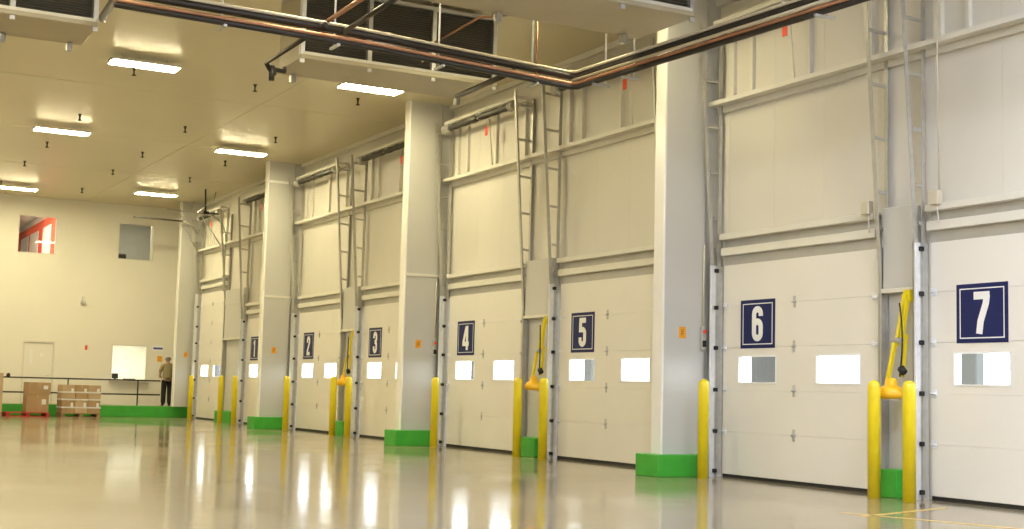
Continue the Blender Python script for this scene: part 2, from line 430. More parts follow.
# ------------------------------------------------------------------ vertical lift tracks
def track(n, side):
    L, R, h = DL[n], DR[n], DH[n]
    y = L + 0.10 if side == 'left' else R - 0.14
    s = 1 if side == 'left' else -1
    r = thing('door_track', 'galvanised lift track with ladder struts on the %s side of %s' % (side, DN[n]), 'door track', (W, y, 0))
    top = 7.22 if side == 'right' else 7.14
    if n == 0: top = 7.0
    zb = h - 0.05
    # lower guide: plate with a folded lip, roller clips
    if side == 'left':
        m = MB().box(12.75, 12.865, y - 0.012, y + 0.0, 0, zb + 0.05); m.box(12.75, 12.762, y - 0.05, y, 0, zb + 0.05)
        g = m.build('guide_channel', 'track', r)
        for zc in ([0.09, 0.70, 1.34, 1.99, 2.62, 3.2] + ([3.9] if n == 0 else [])):
            MB().bbox(12.83, 12.90, y - 0.055, y - 0.012, zc - 0.03, zc + 0.03, 0.008).build('roller_clip', 'black', g)
        MB().box(12.865, 13.02, y - 0.0, y + 0.012, 0, zb + 0.05).build('guide_web', 'galv', g)
    else:
        # seen edge on: narrow grey channel with a pale front lip and pale rollers towards the door
        m = MB().box(12.86, 13.02, y - 0.012, y, 0, zb + 0.05); m.box(12.86, 12.872, y - 0.05, y, 0, zb + 0.05)
        g = m.build('guide_channel', 'rail', r)
        MB().box(12.90, 12.93, y, y + 0.12, 0.0, zb - 0.1).build('guide_lip', 'trim', g)
        for zc in ([0.70, 1.34, 1.99, 2.62] + ([3.9] if n == 0 else [])):
            MB().bbox(12.86, 12.90, y + 0.06, y + 0.13, zc - 0.025, zc + 0.025, 0.006).build('roller', 'white_plastic', g)
    MB().angle((12.97, y, 0), (12.97, y, top - 0.12), 0.065, 0.012, (0, s, 0)).build('vertical_rail', 'rail', r)
    x_at = lambda z: 12.90 - 0.34 * max(0, (z - 3.28)) / 3.86
    MB().angle((12.86, y, 2.9 if n else 4.0), (x_at(top), y, top), 0.062, 0.012, (0, s, 0)).build('slanted_rail', 'rail', r)
    for z in (3.52, 4.02, 4.75, 5.48, 6.22, 6.92):
        if n == 0 and z < 4.5: continue
        if z > top - 0.15: continue
        MB().bar((x_at(z) - 0.02, y + 0.012 * s, z + 0.02), (12.98, y + 0.012 * s, z), 0.02, 0.045).build('rung', 'rail', r)
    return r
for n in sorted(DL):
    for side in ('left', 'right'): track(n, side)

# ------------------------------------------------------------------ torsion shafts, shelves that carry them, studs above the girt
def shaft(n):
    L, R = DL[n], DR[n]
    if n == 0: L, R = L - 0.12, R + 0.22
    sh = MB(); sh.bbox(12.69, 12.97, R + 0.0, L - 0.0, 7.085, 7.16, 0.005)
    sr = thing('shaft_shelf', 'cream shelf beam and studs carrying the spring shaft of ' + DN[n], 'beam', (12.9, (L + R) / 2, 5.91))
    sh.build('shelf_beam', 'trim', sr)
    for k, (dy, wd) in enumerate(((0.12, 0.13), (0.62, 0.06), (1.95, 0.05), (wid_of(n) - 0.15, 0.10))):
        MB().box(12.965, 13.03, L - dy - wd / 2, L - dy + wd / 2, 5.91, 7.085).build('stud', 'trim', sr)
    r = thing('torsion_shaft', 'dark torsion spring shaft with cable drums above ' + DN[n], 'spring shaft', (12.7, (L + R) / 2, 6.97))
    MB().tube([(12.68, R + 0.08, 6.97), (12.68, L - 0.08, 6.97)], 0.018, 8).build('shaft', 'galv', r)
    c = (L + R) / 2
    for a, b in ((R + 0.32, c - 0.06), (c + 0.06, L - 0.32)):
        pts = []; rr = []; k = int((b - a) / 0.028)
        for i in range(2 * k + 1):
            pts.append((12.68, a + (b - a) * i / (2 * k), 6.97 - 0.0)); rr.append((0.066 + 0.006 * math.sin(i * 0.2)) if i % 2 else 0.048)
        MB().tube(pts, rr, 10).build('spring', 'spring', r)
    for yy in (R + 0.16, L - 0.16):
        prof = [(0.05, -0.10), (0.100, -0.09), (0.100, -0.07), (0.085, -0.06), (0.085, 0.05), (0.100, 0.06), (0.100, 0.09), (0.05, 0.10)]
        MB().tube([(12.68, yy + z, 6.97) for _, z in prof], [q for q, _ in prof], 14).build('cable_drum', 'web', r)
    for yy in (R + 0.28, c, L - 0.28):
        MB().box(12.66, 12.80, yy - 0.02, yy + 0.02, 6.94, 7.0).build('bearing_bracket', 'galv', r)
        MB().box(12.70, 12.80, yy - 0.025, yy + 0.025, 6.99, 7.083).build('bearing_bracket', 'track', r)
def wid_of(n): return DL[n] - DR[n] - (0.34 if n == 0 else 0)
for n in sorted(DL): shaft(n)
# red tags hung on the release cords
for n, y in ((4, 24.64), (3, 28.98), (5, 19.40), (6, 15.14), (1, 39.58), (0, 44.9)):
    r = thing('release_tag', 'small red tag on a cord hanging under the spring shaft of ' + DN[n], 'tag', (12.72, y, 6.55))
    MB().bbox(12.69, 12.70, y - 0.055, y + 0.055, 6.54, 6.73, 0.002).build('tag_plate', 'redtag', r)
    MB().tube([(12.695, y, 6.885), (12.695, y, 6.72)], 0.006, 6).build('cord', 'conduit_and_highlight', r)
    MB().tube([(12.71, y - 0.08, 6.88), (12.82, y - 0.08, 5.91)], 0.012, 6).build('rod', 'trim', r)

# tall door: horizontal overhead tracks, braces, black drop rod
for y, lab in ((46.62, 'left'), (43.86, 'right')):
    r = thing('overhead_track', 'curved overhead track reaching into the hall on the %s of the unnumbered door' % lab, 'door track', (W, y, 4.3))
    zt = 6.86 if lab == 'left' else 6.84
    pts = [(12.90, y, 4.3), (12.90, y, zt - 0.75)] + [(12.90 - 0.75 + 0.75 * math.cos(math.radians(a)), y, zt - 0.75 + 0.75 * math.sin(math.radians(a))) for a in (15, 30, 45, 60, 75, 90)]
    MB().tube(pts, 0.03, 8).build('curved_track', 'rail', r)
    MB().bar((12.15, y, zt), (10.45 if lab == 'left' else 10.9, y, zt + 0.02), 0.06, 0.05).build('horizontal_track', 'insul' if lab == 'left' else 'rail', r)
    MB().tube([(12.0, y, zt), (12.90, y, zt - 1.25)], 0.02, 6).build('brace', 'rail', r)
    MB().tube([(11.9, y, zt), (12.45, y, 7.3), (12.5, y, 7.59)], 0.02, 6).build('brace', 'rail', r)
r = thing('drop_rod', 'thin black rod dropping from the ceiling above the unnumbered dock door', 'rod', (12.0, 43.4, 6.85))
MB().tube([(12.05, 43.4, 6.83), (12.02, 43.4, H)], 0.03, 8).build('rod', 'insul', r)
MB().box(11.95, 12.15, 43.3, 43.5, 6.76, 6.86).build('clamp', 'insul', r)
MB().bar((12.05, 43.4, 6.82), (12.50, 43.45, 6.81), 0.05, 0.04).build('rod_arm', 'insul', r)

# ------------------------------------------------------------------ columns with green kerbs
def rounded_prism(x0, x1, y0, y1, z0, z1, rad, k=4):
    m = MB(); pts = []
    for cx, cy, a in ((x1 - rad, y1 - rad, 0), (x0 + rad, y1 - rad, 90), (x0 + rad, y0 + rad, 180), (x1 - rad, y0 + rad, 270)):
        for i in range(k + 1):
            an = math.radians(a + 90 * i / k); pts.append((cx + rad * math.cos(an), cy + rad * math.sin(an)))
    N = len(pts); m.v = [(x, y, z) for z in (z0, z1) for x, y in pts]
    for i in range(N):
        j = (i + 1) % N
        m.face([i, j, N + j, N + i], False)
    m.face(list(range(N))[::-1]); m.face([N + i for i in range(N)])
    return m
colspec = {6: ('between dock doors five and six', 17.07), 4: ('between dock doors three and four', 26.88), 2: ('between dock doors one and two', 36.65), 0: ('in the corner by the back wall', 47.0)}
for n, (where, yc) in colspec.items():
    x0, x1 = (11.95, 12.75) if n else (12.22, 13.02)
    dy = 0.27
    r = thing('column', 'tall white clad column ' + where, 'column', ((x0 + x1) / 2, yc + dy / 2, 0))
    zb = 0.335 if n else 0.39
    MB.build(rounded_prism(x0, x1, yc, yc + dy, zb, H, 0.028), 'cladding', 'column', r)
    MB.build(rounded_prism(x0 - 0.012, x0 + 0.03, yc - 0.004, yc + dy + 0.004, zb, H - 0.004, 0.018, 3), 'lit_side_strip', 'lit_side', r)  # pale strip over the room-facing side, painting in its direct light
    MB().box(x1 - 0.02, 13.03, yc + 0.05, yc + dy - 0.05, zb, H).build('wall_fillet', 'column', r)
    st = MB().box(x0 + 0.30, x0 + 0.43, yc - 0.004, yc + 0.001, 2.12, 2.30).build('sticker', 'orange', r, 'small orange notice sticker')
    mk = MB()
    for q in range(4): mk.box(x0 + 0.335, x0 + 0.335 + (0.06, 0.045, 0.055, 0.03)[q], yc - 0.0055, yc - 0.0035, 2.245 - 0.026 * q, 2.254 - 0.026 * q)
    mk.build('sticker_mark', 'black', st)
    if n in (2, 4): MB().box(x0 - 0.004, x1 + 0.1, yc - 0.014, yc + 0.0, 3.70, 3.76).build('joint_band', 'trim', r)
    if n == 2: MB().box(x0 + 0.03, x1 - 0.12, yc - 0.014, yc + 0.0, 6.98, 7.05).build('joint_band', 'white', r)
    if n:
        m = MB().bbox(11.76, 12.62, yc - 0.20, yc + 0.42, 0, 0.335, 0.008)
        k = m.build('kerb', 'green'); tag(k, 'green painted kerb block at the foot of the column ' + where, 'kerb')
        m = MB().bbox(12.62, 12.88, yc - 0.02, yc + 0.40, 0, 0.335, 0.008)
        k = m.build('kerb', 'green'); tag(k, 'short green kerb behind the bollard beside the column ' + where, 'kerb')
# call station on the face of two columns, beside the tracks
for n in (6, 4):
    x, y = 12.695, colspec[n][1]
    r = thing('push_button_station', 'small pale push button box with red button left of ' + DN[n], 'control box', (x, y, 2.0))
    MB().bbox(x - 0.045, x + 0.045, y - 0.06, y - 0.001, 1.95, 2.32, 0.006).build('box', 'rail', r)
    MB().tube([(x, y - 0.058, 2.24), (x, y - 0.085, 2.24)], 0.03, 10).build('red_button', 'redtag', r)
    MB().bbox(x - 0.035, x + 0.035, y - 0.07, y - 0.058, 2.0, 2.10, 0.003).build('black_button', 'black', r)
    MB().tube([(x, y - 0.03, 2.32), (x, y - 0.03, 3.6)], 0.014, 8).build('conduit_and_highlight', 'conduit_and_highlight', r)

# ------------------------------------------------------------------ posts between paired doors, dock lights
for a, b in ((7, 6), (5, 4), (3, 2), (1, 0)):
    y0, y1 = DL[a] + 0.22, DR[b] - 0.20
    who = 'between dock doors %s and %s' % (NW[b], NW[a]) if b else 'between dock door one and the unnumbered door'
    r = thing('jamb_post', 'pale panelled post ' + who, 'post', (13.0, (y0 + y1) / 2, 0))
    MB().box(12.985, 13.03, y0, y1, 0.0, 2.72).build('lower_panel', 'column', r)
    MB().bbox(12.88, 13.03, y0, y1, 2.72, 3.80, 0.008).build('upper_box', 'column', r)
    MB().bbox(12.86, 13.03, y0 - 0.02, y1 + 0.02, 2.66, 2.72, 0.004).build('shelf_lip', 'trim', r)
    if b == 0:
        MB().bbox(12.87, 13.03, y0, y1, 3.80, 4.30, 0.006).build('upper_box', 'column', r)
    k = MB().bbox(12.62, 12.98, y0 + 0.05, y1 - 0.20, 0, 0.36, 0.008).build('kerb', 'green')
    tag(k, 'small green kerb block at the foot of the post ' + who, 'kerb')
    if b == 0: continue
    # folded swing arm with a yellow dome lamp
    y = DL[a] + 0.27
    r = thing('dock_light', 'yellow folding arm dock light hanging on the post ' + who, 'dock light', (12.86, y, 2.6))
    MB().bbox(12.80, 12.88, y - 0.06, y + 0.06, 2.52, 2.68, 0.006).build('mount_bracket', 'yellow', r)
    j1 = (12.74, y + 0.10, 2.02); j0 = (12.78, y - 0.0, 2.62)
    hd = (12.60, y + 0.13, 1.50)
    MB().bar(j0, (12.72, y + 0.10, 1.95), 0.048, 0.045).build('arm', 'yellow', r)
    MB().bar((12.74, y - 0.08, 2.55), (12.74, y + 0.03, 2.00), 0.045, 0.04).build('arm', 'yellow', r)
    MB().bar((12.70, y + 0.10, 2.02), (12.64, y + 0.18, 1.44), 0.048, 0.045).build('arm', 'yellow', r)
    MB().bar((12.76, y - 0.03, 2.10), (12.74, y + 0.02, 1.55), 0.045, 0.04).build('arm', 'yellow', r)
    MB().tube([(12.70, y - 0.02, 2.02), (12.70, y + 0.15, 2.02)], 0.035, 10).build('joint', 'galv', r)
    lh = MB().lathe((12.63, y + 0.10, 1.26), [(0.09, 0.0), (0.155, 0.012), (0.175, 0.05), (0.168, 0.10), (0.13, 0.15), (0.08, 0.18), (0.075, 0.25), (0.05, 0.27)], 20).build('lamp_head', 'lampyellow', r)
    MB().lathe((12.63, y + 0.10, 1.245), [(0.10, 0.0), (0.115, 0.016)], 20).build('lamp_glass', 'white', lh)
    cb = []
    for i in range(13):
        t = i / 12; cb.append((12.70 - 0.05 * math.sin(3.14 * t), y - 0.10 * math.sin(3.1 * t) + 0.02, 2.5 - 0.95 * t))
    MB().tube(cb, 0.012, 6).build('cable', 'black', r)
    MB().tube([(12.70, y - 0.06, 1.60), (12.70, y + 0.0, 1.66)], 0.05, 10).build('cable_grip', 'black', r)

# ------------------------------------------------------------------ bollards
bol = [(12.33, 'in front of dock door seven, right of the dock light'), (12.94, 'right of dock door six, left of the dock light'), (16.55, 'at the left edge of dock door six beside the kerb'),
       (21.39, 'at the left edge of dock door five'), (22.37, 'at the right edge of dock door four'), (26.02, 'at the left edge of dock door four beside the kerb'),
       (30.97, 'at the left edge of dock door three'), (31.98, 'at the right edge of dock door two'), (35.52, 'at the left edge of dock door two beside the kerb'),
       (40.29, 'at the left edge of dock door one'), (41.76, 'at the right edge of the unnumbered dock door'), (45.25, 'at the left edge of the unnumbered dock door')]
prof = [(0.081, 0.0), (0.081, 1.40), (0.077, 1.435), (0.066, 1.463), (0.045, 1.482), (0.02, 1.492), (0.004, 1.495)]
bm = MB().lathe((0, 0, 0), prof, 24).mesh('bollard'); bm.materials.append(M['yellow'])
for y, wh in bol:
    o = bpy.data.objects.new('bollard', bm); COL.objects.link(o); o.location = (12.35, y, 0)
    tag(o, 'round topped yellow steel bollard ' + wh, 'bollard', 'yellow bollards along the dock doors')

# junction boxes and conduits on the wall
for y, wh in ((13.60, 'above the right corner of dock door six'), (12.36, 'above the left corner of dock door seven')):
    r = thing('junction_box', 'small beige junction box ' + wh, 'junction box', (12.88, y, 3.75))
    MB().bbox(12.80, 12.90, y - 0.075, y + 0.075, 3.745, 3.925, 0.008).build('box', 'conduit_and_highlight', r)
    MB().tube([(12.85, y - 0.02, 3.745), (12.88, y - 0.02, 3.5)], 0.008, 6).build('lead', 'white_plastic', r)
    if y < 13: MB().tube([(12.86, y - 0.05, 3.92), (12.785, y - 0.09, 5.6), (12.785, y - 0.09, 6.8)], 0.012, 6).build('conduit_and_highlight', 'conduit_and_highlight', r)

# ------------------------------------------------------------------ painted floor lines
for pts, lab in (([(10.36, 11.38), (10.44, 11.33), (11.12, 9.2), (11.04, 9.2)], 'worn yellow floor line running toward the viewer near dock door seven'),
                 ([(10.3, 10.92), (12.2, 11.55), (12.2, 11.62), (10.3, 11.00)], 'worn yellow floor line leading to the foot of dock door seven')):
    m = MB(); N = len(pts); m.v = [(x, y, z) for z in (0.0, 0.003) for x, y in pts]
    m.face([4, 5, 6, 7]); m.face([3, 2, 1, 0])
    for i in range(4): j = (i + 1) % 4; m.face([i, j, 4 + j, 4 + i])
    tag(m.build('floor_marking', 'linepaint'), lab, 'floor marking')

# ------------------------------------------------------------------ ceiling lights
def light(x, y, z, col, s, label, vis=True):
    r = thing('ceiling_light', label, 'ceiling light', (x, y, z), 'suspended fluorescent ceiling lights')
    a, b = 0.66, 0.24
    MB().bbox(x - a, x + a, y - b, y + b, z + 0.012, z + 0.06, 0.004).build('housing', 'white_plastic', r)
    MB().box(x - a + 0.015, x + a - 0.015, y - b + 0.015, y + b - 0.015, z, z + 0.012).build('lens', lens_mat(col, s), r)
    for sx in (-1, 1):
        MB().bbox(x + sx * a - 0.03, x + sx * a + 0.03, y - b * 0.6, y + b * 0.6, z + 0.015, z + 0.065, 0.006).build('end_cap', 'galv', r)
        MB().tube([(x + sx * 0.45, y, z + 0.06), (x + sx * 0.45, y, H)], 0.008, 6).build('hanger', 'galv', r)
LS = [(5.97, 26.35, 'lit fluorescent ceiling light nearest the left cooling unit'), (10.50, 25.70, 'lit fluorescent ceiling light just below the middle cooling unit'),
      (5.90, 34.70, 'lit fluorescent ceiling light in the middle row on the left'), (10.60, 34.95, 'lit fluorescent ceiling light in the middle row by the column between doors one and two'),
      (6.50, 46.20, 'lit fluorescent ceiling light at the left frame edge by the back wall'), (10.70, 44.60, 'lit fluorescent ceiling light near the back wall above the right upper window')]
for x, y, lab in LS: light(x, y, 7.42, WARM, LAMP, lab)
for y, col in ((45.4, WARM), (34.8, WARM), (26.0, WARM)):
    for x in (1.4, -3.2, -8.5): light(x, y, 7.42, col, LAMP, 'lit fluorescent ceiling light outside the picture to the left')
for y in (16.5, 7.0, -3.0):
    for x in (10.55, 6.0, 1.4, -3.2, -8.5): light(x, y, 7.42, COOL if y < 16 else WARM, NEAR if y < 16 else LAMP * (0.5 if x > 10 else 0.75), 'unseen lit fluorescent ceiling light above the near end of the hall')

# ------------------------------------------------------------------ sprinkler heads
sp = MB().lathe((0, 0, 0), [(0.012, -0.16), (0.05, -0.155), (0.05, -0.145), (0.018, -0.13), (0.018, -0.06), (0.028, -0.05), (0.028, -0.02), (0.045, -0.012), (0.045, 0.0)], 10).mesh('sprinkler_head')
sp.materials.append(M['grime'])
for y in (27.4, 33.0, 37.45, 41.2, 45.9):
    for x in (6.0, 8.55, 10.9):
        if (x, y) == (10.9, 45.9): continue
        o = bpy.data.objects.new('sprinkler_head', sp); COL.objects.link(o); o.location = (x, y, H)
        tag(o, 'small dark ceiling sprinkler head, %s in the %s row from the viewer' % ({6.0: 'leftmost', 8.55: 'middle one', 10.9: 'rightmost'}[x], {27.4: 'nearest', 33.0: 'second', 37.45: 'third', 41.2: 'fourth', 45.9: 'farthest'}[y]), 'sprinkler', 'ceiling sprinkler heads')

# ------------------------------------------------------------------ cooling units
def unit(name_label, x0, x1, y0, y1, z0, bays, brackets):
    zt = 7.48
    r = thing('cooling_unit', name_label, 'cooling unit', ((x0 + x1) / 2, (y0 + y1) / 2, z0))
    MB().box(x0 + 0.02, x1 - 0.02, y0 + 0.10, y1 - 0.02, z0 + 0.10, zt).build('casing', 'pan', r)
    MB().bbox(x0 - 0.04, x1 + 0.04, y0 - 0.03, y1 + 0.03, z0, z0 + 0.07, 0.01).build('drain_pan', 'pan', r)
    bw = (x1 - x0) / bays
    for i in range(bays):
        a, b = x0 + i * bw + 0.05, x0 + (i + 1) * bw - 0.05
        m = MB().box(a, b, y0 + 0.06, y0 + 0.11, z0 + 0.10, zt - 0.06)
        k = 26; zz = (zt - 0.06 - z0 - 0.12) / k
        for j in range(k):
            z = z0 + 0.12 + zz * (j + 0.5); m.bar((a, y0 + 0.045, z), (b, y0 + 0.045, z), 0.03, 0.012, (0, 1, 0.6))
        m.build('coil_grille', 'fin', r)
    for i in range(bays + 1):
        x = x0 + i * bw
        m = MB().box(x - 0.035, x + 0.035, y0 - 0.005, y0 + 0.02, z0 - 0.06, zt); m.box(x - 0.035, x - 0.02, y0, y0 + 0.08, z0 + 0.07, zt)
        m.build('frame_post', 'galv' if i else 'track', r)
        MB().tube([(x, y0 + 0.12, zt - 0.02), (x, y0 + 0.12, H)], 0.014, 6).build('hanger_rod', 'galv', r)
        MB().tube([(x, y1 - 0.12, zt - 0.02), (x, y1 - 0.12, H)], 0.014, 6).build('hanger_rod', 'galv', r)
    MB().box(x0, x1, y0, y0 + 0.06, zt - 0.06, zt).build('top_rail', 'galv', r)
    MB().box(x0, x1, y0 - 0.01, y0 + 0.06, z0 + 0.07, z0 + 0.12).build('bottom_rail', 'trim', r)
    for x in brackets:
        m = MB().bbox(x - 0.04, x + 0.04, y1 - 0.10, y1 + 0.02, z0 - 0.13, z0, 0.01)
        m.build('pan_clip', 'galv', r)
unit('dark grilled ceiling cooling unit at the top left of the picture', 0.3, 3.7, 19.55, 20.75, 6.30, 3, (2.6, 3.55))
unit('dark grilled ceiling cooling unit behind the copper pipes in the middle', 6.85, 10.22, 19.6, 20.8, 6.30, 3, (7.1, 10.1))
unit('near ceiling cooling unit seen from below beside the column between doors five and six', 7.15, 10.48, 14.4, 15.7, 6.30, 3, (8.2, 10.2))

# ------------------------------------------------------------------ refrigerant pipes
def run(pts, r, seg=10): return MB().tube(pts, r, seg)
r = thing('pipe_bundle', 'bundle of black insulated and copper refrigerant pipes hung across the hall', 'pipes', (10.25, 17.0, 5.9))
A0, A1, A2 = (3.30, 16.42), (10.25, 17.05), (10.72, 9.4)
def bend(off_y, off_x, z):
    return [(A0[0], A0[1] + off_y, z), (6.5, 16.55 + off_y, z), (A1[0] + off_x - 0.08, A1[1] + off_y, z), (A1[0] + off_x + 0.0, A1[1] + off_y - 0.08, z), (10.5 + off_x, 13.0, z), (A2[0] + off_x, A2[1], z)]
run(bend(0.0, 0.0, 5.965), 0.052, 12).build('insulated_pipe', 'insul', r)
run(bend(-0.03, -0.03, 6.025), 0.024, 8).build('conduit_and_highlight', 'conduit_and_highlight', r)  # pale tube standing in for the lit top of the black pipe
run(bend(-0.02, 0.05, 5.86), 0.020, 8).build('copper_pipe', 'copper', r)
run(bend(-0.10, -0.06, 5.835), 0.028, 8).build('copper_pipe', 'copper', r)
run(bend(-0.08, -0.03, 5.785), 0.040, 12).build('insulated_pipe', 'insul', r)
run([(A1[0] - 0.11, A1[1] - 0.12, 5.875), (10.39, 13.0, 5.875), (10.61, 9.4, 5.875)], 0.022, 8).build('conduit_and_highlight', 'conduit_and_highlight', r)  # pale tube standing in for the lit top of the lower pipe
run([(3.33, 16.42, 5.965), (3.40, 16.6, 6.0), (3.72, 19.2, 6.36), (3.79, 19.46, 6.40)], 0.05, 10).build('insulated_pipe', 'insul', r)
# branch to the middle unit
run([(6.02, 14.9, 6.0), (6.03, 16.3, 6.0)], 0.030, 8).build('copper_pipe', 'copper', r)
run([(6.03, 16.4, 5.97), (6.05, 18.9, 5.97), (6.14, 18.9, 5.84), (6.2, 18.95, 5.84)], 0.038, 8).build('insulated_pipe', 'insul', r)
run([(6.14, 18.9, 5.94), (6.14, 18.9, 5.72)], 0.045, 8).build('valve', 'insul', r)
run([(6.10, 18.9, 5.9), (6.36, 18.98, 5.9), (6.40, 19.1, 5.98)], 0.035, 8).build('insulated_pipe', 'insul', r)
run([(6.34, 16.55, 5.95), (6.30, 14.7, 5.95)], 0.034, 8).build('insulated_pipe', 'insul', r)
run([(6.36, 16.55, 5.99), (6.32, 14.7, 5.99)], 0.014, 6).build('conduit_and_highlight', 'conduit_and_highlight', r)
run([(6.62, 16.58, 5.88), (7.75, 16.75, 5.95), (7.85, 17.3, 5.92)], 0.016, 6).build('conduit_and_highlight', 'conduit_and_highlight', r)
run([(9.1, 16.85, 5.86), (9.05, 17.4, 5.82), (9.25, 19.0, 5.9), (10.1, 19.53, 6.35)], 0.045, 8).build('insulated_pipe', 'insul', r)
run([(9.53, 16.95, 5.86), (9.53, 16.95, 6.82), (8.9, 17.6, 6.80), (8.9, 19.5, 6.75)], 0.018, 8).build('copper_pipe', 'copper', r)
for x, y in ((4.6, 16.48), (6.15, 16.56), (7.8, 16.80), (9.42, 17.0), (10.42, 15.8 - 0.0), (10.32, 16.4), (10.58, 11.9), (10.68, 10.3)):
    top = H
    for (ux0, ux1, uy0, uy1) in ((7.11, 10.52, 14.37, 15.73),):
        if ux0 < x < ux1 and uy0 < y < uy1: top = 6.30
    MB().tube([(x + 0.07, y, 5.76), (x + 0.07, y, top)], 0.014, 6).build('hanger_rod', 'track', r)
    if x < 10: MB().box(x + 0.05, x + 0.09, y - 0.18, y + 0.12, 5.715, 5.745).build('strut', 'galv', r)
    else: MB().box(x - 0.15, x + 0.15, y - 0.02, y + 0.02, 5.715, 5.745).build('strut', 'galv', r)

# ------------------------------------------------------------------ raised green platform, hand rail
p = MB().bbox(XL + 0.02, 13.0, 47.5, B - 0.035, 0, 0.385, 0.01).build('platform', 'green')
tag(p, 'raised green edged walkway along the back wall', 'platform')
MB().box(XL + 0.05, 12.98, 47.6, B - 0.045, 0.384, 0.390).build('walkway_top', 'floor', p)
r = thing('hand_rail', 'black steel hand rail on the green walkway', 'railing', (8, 47.6, 0.39))
for z in (1.27, 0.66 + 0.12):
    MB().tube([(6.8 - 14, 47.6, z), (11.9, 47.6, z)], 0.025, 8).build('rail', 'railblack', r)
for x in (11.12, 8.76, 6.4, 4.0):
    MB().tube([(x, 47.6, 0.392), (x, 47.6, 1.27)], 0.024, 8).build('post', 'railblack', r)
MB().lathe((6.82, 47.6, 1.27), [(0.05, 0), (0.07, 0.05), (0.05, 0.12), (0.01, 0.14)], 10).build('rail_knob', 'black', r)

# ------------------------------------------------------------------ back wall: windows, door, small fittings
def frame_x(x0, x1, z0, z1, t, ya, yb, m):
    m.box(x0, x0 + t, ya, yb, z0, z1); m.box(x1 - t, x1, ya, yb, z0, z1); m.box(x0 + t, x1 - t, ya, yb, z0, z0 + t); m.box(x0 + t, x1 - t, ya, yb, z1 - t, z1); return m
for i, (x0, x1, z0, z1, lab) in enumerate(((7.08, 8.38, 5.60, 6.95, 'upper back wall window showing a red office'), (10.52, 11.80, 5.60, 6.93, 'upper back wall window showing a grey room'), (10.50, 11.76, 1.27, 2.53, 'brightly lit service window above the walkway'))):
    r = thing('window_%d' % (i + 1), lab, 'window', ((x0 + x1) / 2, B, z0), kind='structure')
    frame_x(x0, x1, z0, z1, 0.035, B - 0.028, B + 0.10, MB()).build('window_frame', 'trim', r)
    MB().box(x0 + 0.03, x1 - 0.03, B + 0.05, B + 0.056, z0 + 0.03, z1 - 0.03).build('window_pane', 'glass', r)
MB().bbox(10.40, 11.86, B - 0.20, B - 0.02, 1.22, 1.26, 0.006)
sl = MB().bbox(10.42, 11.84, B - 0.24, B - 0.02, 1.215, 1.262, 0.006).build('trim_sill', 'trim'); sl.name = 'trim_%d' % ti; ti += 1
tag(sl, 'narrow ledge under the lit service window', 'ledge', kind='structure')
r = thing('door_9', 'cream personnel door with narrow glass in the back wall', 'door', (8.0, B, 0.39), kind='structure')
MB().box(7.53, 8.48, B + 0.01, B + 0.06, 0.40, 2.52).build('leaf', 'backwall', r)
frame_x(7.47, 8.54, 0.385, 2.56, 0.055, B - 0.03, B + 0.08, MB()).build('door_frame', 'trim', r)
MB().box(7.72, 7.80, B - 0.005, B + 0.012, 1.75, 2.25).build('vision_glass', 'white', r)
MB().tube([(8.38, B + 0.0, 1.35), (8.38, B - 0.05, 1.35), (8.28, B - 0.05, 1.35)], 0.012, 6).build('handle', 'galv', r)
MB().box(8.06, 8.16, B + 0.002, B + 0.012, 2.0, 2.15).build('notice', 'white', r)
r = thing('wall_sensor', 'small white sensor on a bracket on the back wall between the windows', 'sensor', (9.41, B - 0.02, 3.95))
MB().bbox(9.32, 9.50, B - 0.12, B - 0.02, 3.92, 4.0, 0.01).build('base', 'galv', r)
MB().lathe((9.41, B - 0.07, 4.0), [(0.05, 0), (0.06, 0.05), (0.05, 0.16), (0.02, 0.22)], 10).build('sensor_head', 'white', r)
r = thing('wall_alarm', 'small red alarm on the back wall beside the personnel door', 'alarm', (9.6, B - 0.02, 2.3))
MB().bbox(9.56, 9.64, B - 0.06, B - 0.02, 2.30, 2.46, 0.008).build('body', 'redtag', r)
MB().bbox(9.57, 9.63, B - 0.055, B - 0.02, 2.22, 2.29, 0.004).build('plate', 'white', r)
r = thing('notice_board', 'small white notice with blue band beside the service window', 'sign', (12.14, B - 0.02, 2.4))
MB().box(11.95, 12.33, B - 0.03, B - 0.02, 2.34, 2.55).build('board', 'white', r)
MB().box(11.97, 12.31, B - 0.034, B - 0.03, 2.41, 2.48).build('blue_band', 'blue', r)
s = MB().box(12.14, 12.31, B - 0.03, B - 0.02, 1.97, 2.17).build('notice_sticker', 'orange'); tag(s, 'orange sticker on the back wall above the standing person', 'sticker')
r = thing('desk_monitor', 'small dark monitor standing on the ledge of the service window', 'monitor', (10.62, B - 0.13, 1.262))
MB().bbox(10.52, 10.74, B - 0.16, B - 0.12, 1.32, 1.50, 0.01).build('screen', 'black', r)
MB().box(10.60, 10.66, B - 0.17, B - 0.09, 1.262, 1.33).build('stand', 'black', r)
r = thing('tray', 'low dark tray on the ledge of the service window', 'tray', (11.1, B - 0.13, 1.262))
m = MB().box(10.94, 11.34, B - 0.21, B - 0.05, 1.262, 1.275); m.box(10.94, 11.34, B - 0.21, B - 0.20, 1.275, 1.325); m.box(10.94, 11.34, B - 0.06, B - 0.05, 1.275, 1.325); m.box(10.94, 10.95, B - 0.2, B - 0.06, 1.275, 1.325); m.box(11.33, 11.34, B - 0.2, B - 0.06, 1.275, 1.325)
m.build('tray_body', 'black', r)

